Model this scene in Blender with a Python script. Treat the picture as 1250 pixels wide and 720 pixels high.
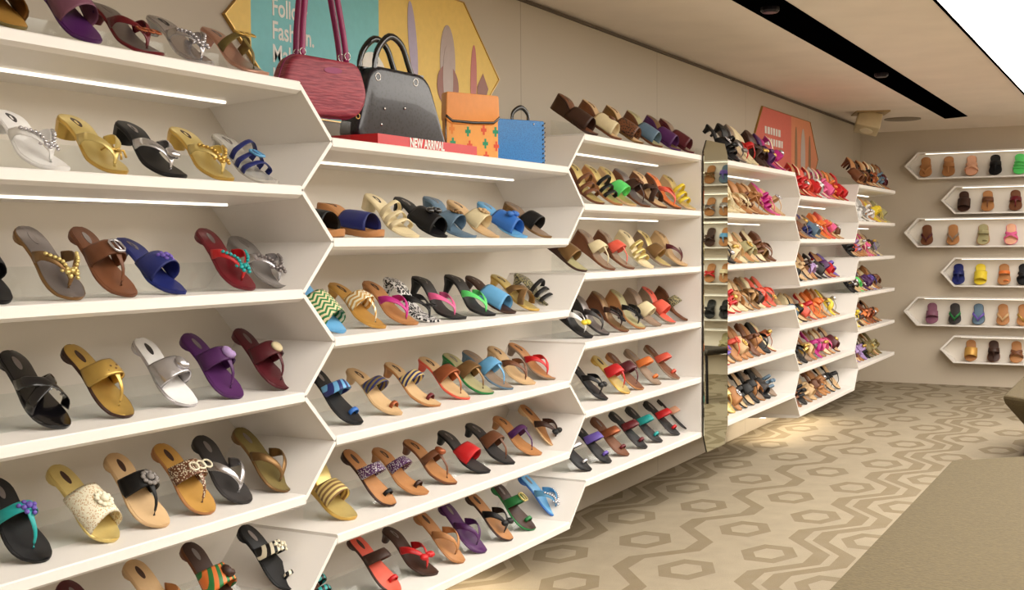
import bpy, bmesh, math, random
import numpy as np
from mathutils import Vector, Matrix
for o in list(bpy.data.objects): bpy.data.objects.remove(o, do_unlink=True)
scene = bpy.context.scene
COL = scene.collection
R = math.radians
random.seed(7)
# ------------------------------------------------------------------ camera, world, light, exposure
H0 = 1.335                      # eye height above the floor
YAW, PITCH, ROLL, FPX = .487, .041, -.007, 1500.0
FWD = Vector((math.cos(YAW)*math.cos(PITCH), math.sin(YAW)*math.cos(PITCH), -math.sin(PITCH)))
RT = Vector((math.sin(YAW), -math.cos(YAW), 0)); UP = RT.cross(FWD)
RT2 = RT*math.cos(ROLL)+UP*math.sin(ROLL); UP2 = UP*math.cos(ROLL)-RT*math.sin(ROLL)
cd = bpy.data.cameras.new('camera'); cam = bpy.data.objects.new('camera', cd); COL.objects.link(cam)
cd.sensor_width = 36; cd.lens = FPX/1250*36; cd.clip_start = .05; cd.clip_end = 60
m = Matrix.Identity(4)
for i, v in enumerate((RT2, UP2, -FWD)):
    for j in range(3): m[j][i] = v[j]
m[2][3] = H0
cam.matrix_world = m
scene.camera = cam
scene.view_settings.view_transform = 'Standard'; scene.view_settings.look = 'None'
scene.view_settings.gamma = 1; scene.view_settings.use_curve_mapping = False
scene.view_settings.exposure = 0.42
W = bpy.data.worlds.new('world'); scene.world = W; W.use_nodes = True
W.node_tree.nodes['Background'].inputs[0].default_value = (1, .93, .84, 1)
W.node_tree.nodes['Background'].inputs[1].default_value = .05
PANEL_E, STRIP_E, TRACK_W = 3.8, 1.9, 21

def area(name, loc, rot, sx, sy, w, col=(1, .94, .875)):
    l = bpy.data.lights.new(name, 'AREA'); l.shape = 'RECTANGLE'; l.size = sx; l.size_y = sy
    l.energy = w; l.color = col
    o = bpy.data.objects.new(name, l); COL.objects.link(o); o.location = loc; o.rotation_euler = rot
    return o
CEIL = H0+1.115; WALLY = 2.57; BACKX = 12.0
# rows of shop downlights above the aisle, aimed at the display wall
for i, x in enumerate((1.2, 3.4, 5.6, 7.8, 10.0)):
    area('ceiling_light', (x, 0.9, CEIL-.02), (R(-38), 0, 0), 1.6, .25, TRACK_W)

# ------------------------------------------------------------------ helpers
def S2L(c):
    return tuple((v/255/12.92 if v/255 <= .04045 else ((v/255+.055)/1.055)**2.4) for v in c)
def node(nt, t, **k):
    n = nt.nodes.new(t)
    for a, b in k.items(): setattr(n, a, b)
    return n
MATS = {}
def mat(name, rgb, rough=.5, metal=0., bump=0., bscale=300, spec=.5, coat=0., emit=None, estr=0, trans=0.):
    if name in MATS: return MATS[name]
    M = bpy.data.materials.new(name); M.use_nodes = True; nt = M.node_tree
    b = nt.nodes['Principled BSDF']; c = S2L(rgb)
    tc = node(nt, 'ShaderNodeTexCoord'); nz = node(nt, 'ShaderNodeTexNoise'); nz.inputs['Scale'].default_value = bscale*.12
    nt.links.new(tc.outputs['Object'], nz.inputs['Vector'])
    mx = node(nt, 'ShaderNodeMix', data_type='RGBA'); mx.inputs[6].default_value = (*c, 1)
    mx.inputs[7].default_value = (*[v*.86 for v in c], 1)
    nt.links.new(nz.outputs['Fac'], mx.inputs[0]); nt.links.new(mx.outputs[2], b.inputs['Base Color'])
    b.inputs['Roughness'].default_value = rough; b.inputs['Metallic'].default_value = metal
    b.inputs['Specular IOR Level'].default_value = spec; b.inputs['Coat Weight'].default_value = coat
    b.inputs['Transmission Weight'].default_value = trans
    if emit:
        b.inputs['Emission Color'].default_value = (*S2L(emit), 1); b.inputs['Emission Strength'].default_value = estr
    if bump:
        n2 = node(nt, 'ShaderNodeTexNoise'); n2.inputs['Scale'].default_value = bscale
        bp = node(nt, 'ShaderNodeBump'); bp.inputs['Strength'].default_value = bump; bp.inputs['Distance'].default_value = .002
        nt.links.new(tc.outputs['Object'], n2.inputs['Vector']); nt.links.new(n2.outputs['Fac'], bp.inputs['Height'])
        nt.links.new(bp.outputs[0], b.inputs['Normal'])
    MATS[name] = M; return M
class MX:
    """tiny expression builder over shader math nodes"""
    def __init__(s, nt): s.nt = nt
    def f(s, op, *a):
        n = s.nt.nodes.new('ShaderNodeMath'); n.operation = op
        for i, v in enumerate(a):
            if isinstance(v, (int, float)): n.inputs[i].default_value = v
            else: s.nt.links.new(v, n.inputs[i])
        return n.outputs[0]
def two_tone(name, c1, c2, kind, scale, rough=.5, metal=0., coat=0.):
    if name in MATS: return MATS[name]
    M = bpy.data.materials.new(name); M.use_nodes = True; nt = M.node_tree; b = nt.nodes['Principled BSDF']
    b.inputs['Roughness'].default_value = rough; b.inputs['Metallic'].default_value = metal; b.inputs['Coat Weight'].default_value = coat
    tc = node(nt, 'ShaderNodeTexCoord'); e = MX(nt)
    sp = node(nt, 'ShaderNodeSeparateXYZ'); nt.links.new(tc.outputs['Object'], sp.inputs[0]); X, Y, Z = sp.outputs
    if kind == 'spots':
        v = node(nt, 'ShaderNodeTexVoronoi'); v.inputs['Scale'].default_value = scale
        nt.links.new(tc.outputs['Object'], v.inputs['Vector']); fac = e.f('LESS_THAN', v.outputs['Distance'], .38)
    elif kind == 'snake':
        v = node(nt, 'ShaderNodeTexVoronoi'); v.inputs['Scale'].default_value = scale
        nt.links.new(tc.outputs['Object'], v.inputs['Vector']); fac = e.f('LESS_THAN', v.outputs['Distance'], .5)
    elif kind == 'stripes':
        fac = e.f('GREATER_THAN', e.f('SINE', e.f('MULTIPLY', e.f('ADD', Y, e.f('MULTIPLY', X, .35)), scale)), 0.)
    elif kind == 'chevron':
        t = e.f('PINGPONG', e.f('MULTIPLY', Y, 1.), .012)
        fac = e.f('GREATER_THAN', e.f('SINE', e.f('MULTIPLY', e.f('ADD', X, t), scale)), 0.)
    else:   # plaid / bands along X
        fac = e.f('GREATER_THAN', e.f('SINE', e.f('MULTIPLY', X, scale)), 0.)
    mx = node(nt, 'ShaderNodeMix', data_type='RGBA'); nt.links.new(fac, mx.inputs[0])
    mx.inputs[6].default_value = (*S2L(c1), 1); mx.inputs[7].default_value = (*S2L(c2), 1)
    nt.links.new(mx.outputs[2], b.inputs['Base Color']); MATS[name] = M; return M

def link_mesh(name, V, F, material, parent=None, smooth=False, sharp=None):
    me = bpy.data.meshes.new(name); me.from_pydata([tuple(map(float, v)) for v in V], [], F); me.update()
    bm = bmesh.new(); bm.from_mesh(me); bmesh.ops.recalc_face_normals(bm, faces=bm.faces); bm.to_mesh(me); bm.free()
    if smooth: me.shade_smooth()
    if smooth and sharp:
        try: me.set_sharp_from_angle(angle=R(sharp))
        except Exception: pass
    mats = material if isinstance(material, (list, tuple)) else [material]
    for q in mats: me.materials.append(q)
    o = bpy.data.objects.new(name, me); COL.objects.link(o)
    if parent: o.parent = parent
    return o
def tag(o, label, cat, group=None):
    o['label'] = label; o['category'] = cat
    if group: o['group'] = group
    return o
def empty(name, loc, rot=(0, 0, 0), label=None, cat=None, group=None):
    o = bpy.data.objects.new(name, None); COL.objects.link(o); o.location = loc; o.rotation_euler = rot
    o.empty_display_size = .05
    if label: tag(o, label, cat, group)
    return o
class MB:
    def __init__(s): s.V = []; s.F = []
    def add(s, V, F):
        n = len(s.V); s.V += [tuple(v) for v in V]; s.F += [[i+n for i in f] for f in F]; return s
    def box(s, x0, x1, y0, y1, z0, z1):
        V = [(x, y, z) for x in (x0, x1) for y in (y0, y1) for z in (z0, z1)]
        return s.add(V, [(0, 1, 3, 2), (4, 6, 7, 5), (0, 4, 5, 1), (2, 3, 7, 6), (0, 2, 6, 4), (1, 5, 7, 3)])
    def prism(s, pts, axis, a, b):
        """polygon pts (2D) extruded along axis from a to b"""
        def P(p, t):
            return {'x': (t, p[0], p[1]), 'y': (p[0], t, p[1]), 'z': (p[0], p[1], t)}[axis]
        n = len(pts); V = [P(p, a) for p in pts]+[P(p, b) for p in pts]
        F = [list(range(n))[::-1], list(range(n, 2*n))]+[(i, (i+1) % n, n+(i+1) % n, n+i) for i in range(n)]
        return s.add(V, F)
    def ball(s, c, r, sq=(1, 1, 1), nu=8, nv=5):
        V = [(c[0], c[1], c[2]+r*sq[2])]
        for j in range(1, nv):
            a = math.pi*j/nv
            for i in range(nu):
                b = 2*math.pi*i/nu
                V.append((c[0]+r*sq[0]*math.sin(a)*math.cos(b), c[1]+r*sq[1]*math.sin(a)*math.sin(b), c[2]+r*sq[2]*math.cos(a)))
        V.append((c[0], c[1], c[2]-r*sq[2])); n = len(V)-1; F = []
        for i in range(nu):
            F.append((0, 1+i, 1+(i+1) % nu)); F.append((n, n-nu+(i+1) % nu, n-nu+i))
        for j in range(nv-2):
            for i in range(nu):
                a = 1+j*nu; F.append((a+i, a+nu+i, a+nu+(i+1) % nu, a+(i+1) % nu))
        return s.add(V, F)
    def loft(s, rings, cap=True, closed=False):
        n = len(rings[0]); V = [v for r_ in rings for v in r_]; F = []
        m_ = len(rings)
        for j in range(m_ if closed else m_-1):
            a, b = j*n, ((j+1) % m_)*n
            for i in range(n): F.append((a+i, a+(i+1) % n, b+(i+1) % n, b+i))
        if cap and not closed: F += [list(range(n))[::-1], list(range((m_-1)*n, m_*n))]
        return s.add(V, F)
    def tube(s, pts, r, n=7, closed=False):
        P = [Vector(p) for p in pts]; rings = []; up = Vector((.13, .21, .97)); m_ = len(P)
        for i, p in enumerate(P):
            t = (P[(i+1) % m_]-P[i-1]) if closed else (P[min(i+1, m_-1)]-P[max(i-1, 0)])
            t.normalize(); a = t.cross(up); a = a.normalized() if a.length > 1e-4 else Vector((1, 0, 0)); b = t.cross(a)
            rr = r[i] if isinstance(r, (list, tuple)) else r
            rings.append([p+a*rr*math.cos(2*math.pi*k/n)+b*rr*math.sin(2*math.pi*k/n) for k in range(n)])
        return s.loft(rings, closed=closed)
    def build(s, name, material, parent=None, smooth=False, sharp=None):
        return link_mesh(name, s.V, s.F, material, parent, smooth, sharp)
def rbox(name, x0, x1, y0, y1, z0, z1, r, material, parent=None, seg=3, smooth=True):
    bm = bmesh.new(); bmesh.ops.create_cube(bm, size=1)
    for v in bm.verts:
        v.co = Vector((x0 if v.co.x < 0 else x1, y0 if v.co.y < 0 else y1, z0 if v.co.z < 0 else z1))
    bmesh.ops.bevel(bm, geom=list(bm.edges), offset=r, segments=seg, affect='EDGES', profile=.5)
    me = bpy.data.meshes.new(name); bm.to_mesh(me); bm.free()
    if smooth: me.shade_smooth()
    me.materials.append(material); o = bpy.data.objects.new(name, me); COL.objects.link(o); o.parent = parent
    return o
def structure(o): o['kind'] = 'structure'; return o
def catmull(P, n):
    P = [Vector(p) for p in P]; Q = [P[0]*2-P[1]]+P+[P[-1]*2-P[-2]]; out = []; m_ = len(P)-1
    for k in range(n+1):
        u = k/n*m_; i = min(int(u), m_-1); t = u-i; a, b, c, d = Q[i:i+4]
        out.append(.5*((2*b)+(c-a)*t+(2*a-5*b+4*c-d)*t*t+(3*b-a-3*c+d)*t**3))
    return out
def ray_y(px, py, Y):          # point seen at a pixel of the photograph on a wall-parallel plane
    d = FWD+RT2*((px-625)/FPX)-UP2*((py-360)/FPX); t = Y/d.y
    return d.x*t, d.z*t+H0

# ------------------------------------------------------------------ materials of the room
def wall_material():
    M = bpy.data.materials.new('painted_wall_panels'); M.use_nodes = True; nt = M.node_tree; b = nt.nodes['Principled BSDF']
    e = MX(nt); g = node(nt, 'ShaderNodeNewGeometry'); sp = node(nt, 'ShaderNodeSeparateXYZ'); nt.links.new(g.outputs['Position'], sp.inputs[0])
    t = e.f('MODULO', e.f('ADD', sp.outputs[0], 20*1.69-4.95), 1.69)
    seam = e.f('MULTIPLY', e.f('LESS_THAN', t, .008), .4)
    nz = node(nt, 'ShaderNodeTexNoise'); nz.inputs['Scale'].default_value = 1.5
    mx = node(nt, 'ShaderNodeMix', data_type='RGBA'); nt.links.new(seam, mx.inputs[0])
    mx.inputs[6].default_value = (*S2L((186, 176, 160)), 1); mx.inputs[7].default_value = (*S2L((110, 98, 84)), 1)
    nt.links.new(mx.outputs[2], b.inputs['Base Color']); b.inputs['Roughness'].default_value = .75
    return M
WALLM = wall_material()
CEILM = mat('ceiling_paint', (246, 235, 224), .9, bscale=30)
WHITE = mat('white_lacquer', (240, 235, 229), .42, bscale=10)
BACKP = mat('white_back_panel', (226, 218, 206), .5, bscale=10)
BLACKM = mat('black_recess', (3, 3, 4), 1., spec=0.)
ACRYL = bpy.data.materials.new('clear_acrylic'); ACRYL.use_nodes = True
_nt = ACRYL.node_tree; _nt.nodes.remove(_nt.nodes['Principled BSDF'])
_t = node(_nt, 'ShaderNodeBsdfTransparent'); _t.inputs[0].default_value = (.97, .985, .98, 1)
_g = node(_nt, 'ShaderNodeBsdfGlossy'); _g.inputs['Roughness'].default_value = .08
_m = node(_nt, 'ShaderNodeMixShader'); _m.inputs[0].default_value = .05; _nt.links.new(_t.outputs[0], _m.inputs[1]); _nt.links.new(_g.outputs[0], _m.inputs[2])
_nt.links.new(_m.outputs[0], _nt.nodes['Material Output'].inputs[0])
LED = mat('led_strip', (255, 250, 238), .5, emit=(255, 244, 226), estr=STRIP_E)
LEDB = mat('led_strip_floor', (255, 250, 238), .5, emit=(255, 240, 214), estr=15)
GOLDTRIM = mat('brass', (196, 160, 96), .3, 1)

def carpet_material():
    M = bpy.data.materials.new('hexagon_carpet'); M.use_nodes = True; nt = M.node_tree; b = nt.nodes['Principled BSDF']; e = MX(nt)
    g = node(nt, 'ShaderNodeNewGeometry'); sp = node(nt, 'ShaderNodeSeparateXYZ')
    wob = node(nt, 'ShaderNodeTexNoise'); wob.inputs['Scale'].default_value = 60
    nt.links.new(g.outputs['Position'], sp.inputs[0]); nt.links.new(g.outputs['Position'], wob.inputs['Vector'])
    x, y = sp.outputs[0], sp.outputs[1]
    PX, PY = .80, 1.14
    def mod(a, p): return e.f('SUBTRACT', e.f('FLOORED_MODULO', a, p), p/2)
    def ring(x0, y0):
        u = e.f('ABSOLUTE', mod(e.f('ADD', x, PX*10.5-x0), PX)); v = e.f('ABSOLUTE', mod(e.f('ADD', y, PY*10.5-y0), PY))
        a, bb = .150, .125
        d = e.f('MAXIMUM', e.f('DIVIDE', u, a), e.f('ADD', e.f('DIVIDE', v, bb), e.f('DIVIDE', u, 2*a)))
        return e.f('MULTIPLY', e.f('GREATER_THAN', d, .55), e.f('LESS_THAN', d, 1.0))
    def band(x0, y0, w=.036, amp=.085, clip=.55):
        tri = e.f('SUBTRACT', e.f('PINGPONG', e.f('ADD', x, PX*10-x0), PX/2), PX/4)
        tr = e.f('MULTIPLY', e.f('MAXIMUM', e.f('MINIMUM', e.f('DIVIDE', tri, PX/4*clip), 1.), -1.), amp)
        v = e.f('ABSOLUTE', mod(e.f('SUBTRACT', e.f('ADD', y, PY*10.5-y0), tr), PY))
        return e.f('LESS_THAN', v, w)
    parts = [ring(5.14, 1.48), ring(5.54, 1.71), ring(5.14, 2.05), ring(5.54, 2.28), band(5.14, 1.88), band(5.14, 2.39), band(5.14, 2.50)]
    m_ = parts[0]
    for p in parts[1:]: m_ = e.f('MAXIMUM', m_, p)
    n1 = node(nt, 'ShaderNodeTexNoise'); n1.inputs['Scale'].default_value = 9; n1.inputs['Detail'].default_value = 6
    n2 = node(nt, 'ShaderNodeTexNoise'); n2.inputs['Scale'].default_value = 260
    for q in (n1, n2): nt.links.new(g.outputs['Position'], q.inputs['Vector'])
    fac = e.f('MULTIPLY', m_, e.f('ADD', .35, e.f('MULTIPLY', n1.outputs['Fac'], .9)))
    mx = node(nt, 'ShaderNodeMix', data_type='RGBA'); nt.links.new(fac, mx.inputs[0])
    mx.inputs[6].default_value = (*S2L((157, 145, 124)), 1); mx.inputs[7].default_value = (*S2L((127, 113, 90)), 1)
    my = node(nt, 'ShaderNodeMix', data_type='RGBA', blend_type='MULTIPLY'); my.inputs[0].default_value = .45
    nn = e.f('ADD', e.f('MULTIPLY', n1.outputs['Fac'], .6), e.f('MULTIPLY', n2.outputs['Fac'], .9))
    cb = node(nt, 'ShaderNodeCombineColor')
    for i in range(3): nt.links.new(nn, cb.inputs[i])
    nt.links.new(mx.outputs[2], my.inputs[6]); nt.links.new(cb.outputs[0], my.inputs[7])
    nt.links.new(my.outputs[2], b.inputs['Base Color']); b.inputs['Roughness'].default_value = .95; b.inputs['Specular IOR Level'].default_value = .15
    bp = node(nt, 'ShaderNodeBump'); bp.inputs['Strength'].default_value = .4; bp.inputs['Distance'].default_value = .004
    nt.links.new(n2.outputs['Fac'], bp.inputs['Height']); nt.links.new(bp.outputs[0], b.inputs['Normal'])
    return M
# ------------------------------------------------------------------ room shell
structure(MB().box(-2.6, BACKX+.1, -3.1, WALLY+.1, -.1, 0).build('floor', carpet_material()))
structure(MB().box(-2.6, BACKX+.1, -3.1, WALLY+.1, CEIL, CEIL+.1).build('ceiling', CEILM))
structure(MB().box(-2.6, BACKX+.1, WALLY, WALLY+.1, 0, CEIL).build('wall_left', WALLM))
structure(MB().box(BACKX, BACKX+.1, -3.1, WALLY, 0, CEIL).build('wall_back', mat('back_wall_paint', (200, 187, 168), .8, bscale=8)))
structure(MB().box(-2.6, BACKX, -3.1, -3.0, 0, CEIL).build('wall_right', mat('right_wall_paint', (196, 184, 165), .8, bscale=8)))
structure(MB().box(-2.6, -2.5, -3.0, WALLY, 0, CEIL).build('wall_front', mat('front_wall_paint', (196, 184, 165), .8, bscale=8)))
structure(MB().box(-2.5, BACKX-.0, WALLY-.012, WALLY, CEIL-.022, CEIL-.008).build('trim_1', mat('shadow_gap', (96, 84, 72), .8)))
# soft sloping cove where the ceiling meets the back wall
structure(MB().prism([(BACKX-.22, CEIL), (BACKX, CEIL), (BACKX, CEIL-.075)], 'y', -3.0, 2.40).build('trim_2', CEILM))
# ------------------------------------------------------------------ display bays on the left wall
SP = .28                                   # shelf pitch
YF, YB = 2.055, 2.40
def zk(k): return H0+.431-SP*k
A1, A2, B1, B2 = 2.673, 2.816, 4.358, 4.511
C1, C2, D1, D2, E1, E2, F1 = 5.93, 6.30, 7.71, 7.84, 9.43, 9.56, 11.05
TH = .012
def shelf_mesh(x0, x1, z):
    # section in (y, z): white lip, flat top, underside dropping slightly towards the back
    sec = [(YF, z-.013), (YF, z+.009), (YF+.004, z+.012), (YB, z+.012), (YB, z-.042), (YF+.014, z-.022)]
    return MB().prism(sec, 'x', x0, x1)
def panel_seg(m, xa, za, xb, zb, y0=YF+.001, y1=YB):
    d = Vector((xb-xa, zb-za)).normalized(); n = Vector((-d.y, d.x))*TH/2
    m.prism([(xa+n.x, za+n.y), (xb+n.x, zb+n.y), (xb-n.x, zb-n.y), (xa-n.x, za-n.y)], 'y', y0, y1)
def bay(label, levels, xl, xr, tipl, tipr, strips, bottom_light=False, missing=()):
    """levels: shelf indices k (halves for the offset bays); xl/xr shelf ends; tipl/tipr x of the V tips (None = straight)"""
    root = empty('display_bay', ((xl+xr)/2, YB, zk(levels[-1])), (0, 0, 0), label, 'shelving', 'white honeycomb shelving bays along the left wall')
    inv = Matrix.Translation(-root.location)
    def fix(o): o.matrix_parent_inverse = Matrix.Translation(-Vector(root.location)); return o
    outs = []
    for k in levels:
        s = fix(shelf_mesh(xl, xr, zk(k)).build('shelf', WHITE, root)); 
        if k in strips:
            st = MB().box(xl+.10, xr-.05, YF+.215, YF+.226, zk(k)-.040, zk(k)-.030).build('light_strip', LED, s)
    if bottom_light:
        k = levels[-1]
        MB().box(xl+.1, xr-.1, YF+.26, YF+.31, zk(k)-.052, zk(k)-.034).build('light_strip', LEDB, s)
    poly = [(xl, zk(levels[0]))]
    for a, b in zip(levels, levels[1:]):
        if tipr is not None: poly.append((tipr, zk((a+b)/2)))
        poly.append((xr, zk(b)))
    return root, fix
def zig(root_fix, pts, skip=()):
    root, fix = root_fix
    for i, (a, b) in enumerate(zip(pts, pts[1:])):
        if i in skip: continue
        m_ = MB(); panel_seg(m_, a[0], a[1], b[0], b[1]); fix(m_.build('partition', WHITE, root))
def backing(root_fix, polyl, polyr):
    root, fix = root_fix
    pts = polyl+polyr[::-1]
    fix(MB().prism(pts, 'y', YB, YB+.012).build('back_panel', BACKP, root))
INT = [0, 1, 2, 3, 4, 5]; HALF = [.5, 1.5, 2.5, 3.5, 4.5, 5.5]
def zigpts(xi, xh, first_int=True):
    P = []
    for j in range(12):
        k = j/2; P.append((xi if j % 2 == 0 else xh, zk(k)))
    return P
ZA = zigpts(A1, A2); ZB = zigpts(B2, B1); ZD = zigpts(D1, D2); ZE = zigpts(E2, E1)
b1 = bay('nearest white shelving bay, cut by the left edge of the photo', INT, .7, A1, None, A2, (0, 1))
zig(b1, ZA[:11], skip=(8,)); zig(b1, [(.7, zk(0)), (.7, zk(5))]); backing(b1, [(.7, zk(0)), (.7, zk(5))], ZA[:11])
b2 = bay('white shelving bay carrying the four handbags on its top', HALF, A2, B1, A1, B2, (.5,), True)
zig(b2, ZB[:12], skip=(3, 5, 9)); backing(b2, ZA[1:12], ZB[1:12]); zig(b2, [(A2, zk(5.5)), (A1, zk(5))])
b3 = bay('white shelving bay with brown wedges on top, directly left of the mirror', INT, B2, C1, B1, None, (0, 1))
zig(b3, [(C1, zk(0)), (C1, zk(5))]); backing(b3, ZB[:11], [(C1, zk(0)), (C1, zk(5))])
b4 = bay('white shelving bay directly right of the mirror', INT, C2, D1, None, D2, (0, 1))
zig(b4, [(C2, zk(0)), (C2, zk(5))]); zig(b4, ZD[:11], skip=(5,)); backing(b4, [(C2, zk(0)), (C2, zk(5))], ZD[:11])
b5 = bay('white shelving bay topped by red shoes, second one past the mirror', HALF, D2, E1, D1, E2, (.5,), True)
zig(b5, ZE[:12], skip=(3, 5)); zig(b5, [(D2, zk(5.5)), (D1, zk(5))]); backing(b5, ZD[1:12], ZE[1:12])
b6 = bay('last white shelving bay with open pointed shelf ends, near the back wall', INT, E2, F1-.06, E1, None, (0, 1))
for k in INT:
    b6[1](MB().prism([(F1-.06, YF), (F1-.06, YB), (F1+.14, YB)], 'z', zk(k)-.012, zk(k)+.012).build('shelf_end', WHITE, b6[0]))
backing(b6, ZE[:11], [(F1+.14, zk(0)), (F1+.14, zk(5))])
# clear acrylic risers the shoes lean on
BAYS = {1: (INT, .72, A1-.03), 2: (HALF, A2+.03, B1-.03), 3: (INT, B2+.03, C1-.03), 4: (INT, C2+.03, D1-.03), 5: (HALF, D2+.03, E1-.03), 6: (INT, E2+.03, F1-.1)}
BN = {1: 'nearest bay', 2: 'handbag bay', 3: 'bay before mirror', 4: 'bay past mirror', 5: 'red-topped bay', 6: 'corner bay'}
ORD = ['top', 'second', 'third', 'fourth', 'fifth', 'bottom']
NTH = ['first', 'second', 'third', 'fourth', 'fifth', 'sixth', 'seventh', 'eighth', 'ninth', 'tenth', 'eleventh']
for b, (ks, x0, x1) in BAYS.items():
    for i, k in enumerate(ks):
        if b == 2 and i == 0: continue
        z = zk(k)+.0125
        m_ = MB().prism([(YF+.14, z), (YF+.20, z+.075), (YF+.203, z+.075), (YF+.206, z)], 'x', x0+.08, x1-.06)
        m_.V = m_.V; tag(m_.build('acrylic_riser', ACRYL), f'clear acrylic riser under the shoes on the {ORD[i]} shelf of the {BN[b]}', 'display riser', 'clear acrylic shoe risers')
# mirror between the bays
MIR = bpy.data.materials.new('mirror_glass'); MIR.use_nodes = True
_b = MIR.node_tree.nodes['Principled BSDF']; _b.inputs['Base Color'].default_value = (.60, .62, .50, 1); _b.inputs['Metallic'].default_value = 1; _b.inputs['Roughness'].default_value = .015
mr = empty('wall_mirror', (6.11, YF-.03, H0-1.06), (0, 0, 0), 'tall narrow mirror with clipped corners between two shelving bays', 'mirror')
MX0, MX1, MZ0, MZ1 = 5.925, 6.305, -1.065, .52
hexm = [(MX0+.05, MZ0), (MX1-.05, MZ0), (MX1, MZ0+.09), (MX1, MZ1-.06), (MX1-.05, MZ1), (MX0+.05, MZ1), (MX0, MZ1-.06), (MX0, MZ0+.09)]
def off(o, p): o.matrix_parent_inverse = Matrix.Translation(-Vector(p.location)); return o
off(MB().prism([(x, z+H0) for x, z in hexm], 'y', YF-.014, YF-.011).build('glass', MIR, mr), mr)
off(MB().prism([(x, z+H0) for x, z in hexm], 'y', YF-.011, YF-.004).build('backing', mat('mirror_edge', (40, 34, 28), .5), mr), mr)
off(MB().box(MX0+.08, MX1-.08, YF-.006, YB+.12, H0-.9, H0+.3).build('mount', WHITE, mr), mr)

# ------------------------------------------------------------------ pointed niches on the back wall
NX = BACKX-.13
rows = [(.836, .584, 2.162, 2.04), (.512, .255, 1.83, 1.71), (.222, -.053, 2.162, 2.04), (-.15, -.42, 1.83, 1.71), (-.52, -.79, 2.162, 2.04), (-.875, -1.13, 1.83, 1.71)]
NICHE = []
for i, (zt, zb, tip, st) in enumerate(rows):
    zt *= NX/12; zb *= NX/12; tip *= NX/12; st *= NX/12
    zt += H0; zb += H0; zm = (zt+zb)/2; R0 = -2.6
    lab = f'pointed white shelf box on the back wall, {NTH[i]} down from the ceiling'
    t = empty('wall_niche_shelf', (BACKX, (st+R0)/2, zb), (0, 0, 0), lab, 'wall shelf', 'pointed display boxes on the back wall')
    outer = [(R0, zb), (st, zb), (tip, zm), (st, zt), (R0, zt)]
    tk = .013; inner = [(R0+tk, zb+tk), (st-tk*.6, zb+tk), (tip-tk*1.7, zm), (st-tk*.6, zt-tk), (R0+tk, zt-tk)]
    V = [(NX, *p) for p in outer]+[(BACKX, *p) for p in outer]+[(NX, *p) for p in inner]+[(BACKX, *p) for p in inner]; F = []
    for a in range(5):
        c = (a+1) % 5; F += [(a, c, 5+c, 5+a), (10+a, 10+c, c, a), (10+a, 15+a, 15+c, 10+c), (15+a, 5+a, 5+c, 15+c)]
    off(link_mesh('frame', V, F, WHITE, t), t)
    off(MB().prism(inner, 'x', BACKX-.012, BACKX-.002).build('back_panel', BACKP, t), t)
    off(MB().box(NX+.05, NX+.056, R0+.1, st-.06, zt-tk-.005, zt-tk).build('light_strip', LED, t), t)  # added glow strip under the box top; the real boxes show no strip
    NICHE.append((zb+tk, i))

# ------------------------------------------------------------------ ceiling fittings
slot = [(1.5, 1.55), (11.62, 1.55), (11.74, 1.76), (1.5, 1.76)]
tr = empty('track_light_slot', (6.5, 1.65, CEIL), (0, 0, 0), 'long black recessed lighting slot in the ceiling', 'light fitting')
off(MB().prism(slot, 'z', CEIL-.004, CEIL-.001).build('recess', BLACKM, tr), tr)
for x in (3.1, 5.75, 8.35):
    h = MB(); h.loft([[(x+.05*rr*math.cos(a*math.pi/6), 1.655+.05*rr*math.sin(a*math.pi/6), z) for a in range(12)] for rr, z in ((.9, CEIL-.003), (.9, CEIL-.02), (.7, CEIL-.03))])
    off(h.build('lamp_head', mat('dark_lamp_metal', (38, 36, 44), .3, .6), tr), tr)
lp = empty('light_panel', (4.5, -.6, CEIL), (0, 0, 0), 'large glowing white ceiling light panel with a thin black edge', 'light fitting')
PANM = mat('backlit_panel', (255, 255, 255), .5, emit=(255, 250, 242), estr=PANEL_E)
off(MB().box(.5, 10.6, -2.2, .93, CEIL-.008, CEIL-.002).build('diffuser', PANM, lp), lp)
e_ = MB(); e_.box(.48, 10.62, .93, .945, CEIL-.012, CEIL-.001); e_.box(.48, 10.62, -2.215, -2.2, CEIL-.012, CEIL-.001); e_.box(.465, .48, -2.215, .945, CEIL-.012, CEIL-.001); e_.box(10.62, 10.635, -2.215, .945, CEIL-.012, CEIL-.001)
off(e_.build('edge_trim', BLACKM, lp), lp)
cs = empty('ceiling_spotlight', (10.85, 2.24, CEIL), (0, 0, R(20)), 'square tan gimbal spotlight tilted below the ceiling near the corner', 'light fitting')
MB().box(-.17, .17, -.14, .14, -.012, 0).build('mounting_plate', mat('tan_metal', (176, 150, 108), .45, .3), cs)
sb = rbox('lamp_body', -.10, .10, -.10, .10, -.17, -.03, .012, mat('cream_metal', (222, 204, 164), .45), cs); sb.rotation_euler = (R(14), R(16), 0)
for s_ in (-1, 1): MB().box(-.012, .012, s_*.06-.006, s_*.06+.006, -.09, -.01).build('yoke_arm', mat('dark_lamp_metal', (38, 36, 44), .3, .6), cs)
MB().loft([[(.055*math.cos(a*math.pi/8), .055*math.sin(a*math.pi/8), z) for a in range(16)] for z in (-.176, -.165)]).build('lens', mat('lamp_lens', (250, 236, 205), .3), sb)
sk = MB().loft([[(11.55+r_*math.cos(a*math.pi/12), 2.10+r_*math.sin(a*math.pi/12), z) for a in range(24)] for r_, z in ((.16, CEIL), (.16, CEIL-.008), (.14, CEIL-.012))]).build('ceiling_speaker', mat('grey_grille', (150, 138, 124), .6, .2), None, True, 40)
tag(sk, 'flat round grey ceiling speaker beside the tan spotlight', 'speaker')

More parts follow.
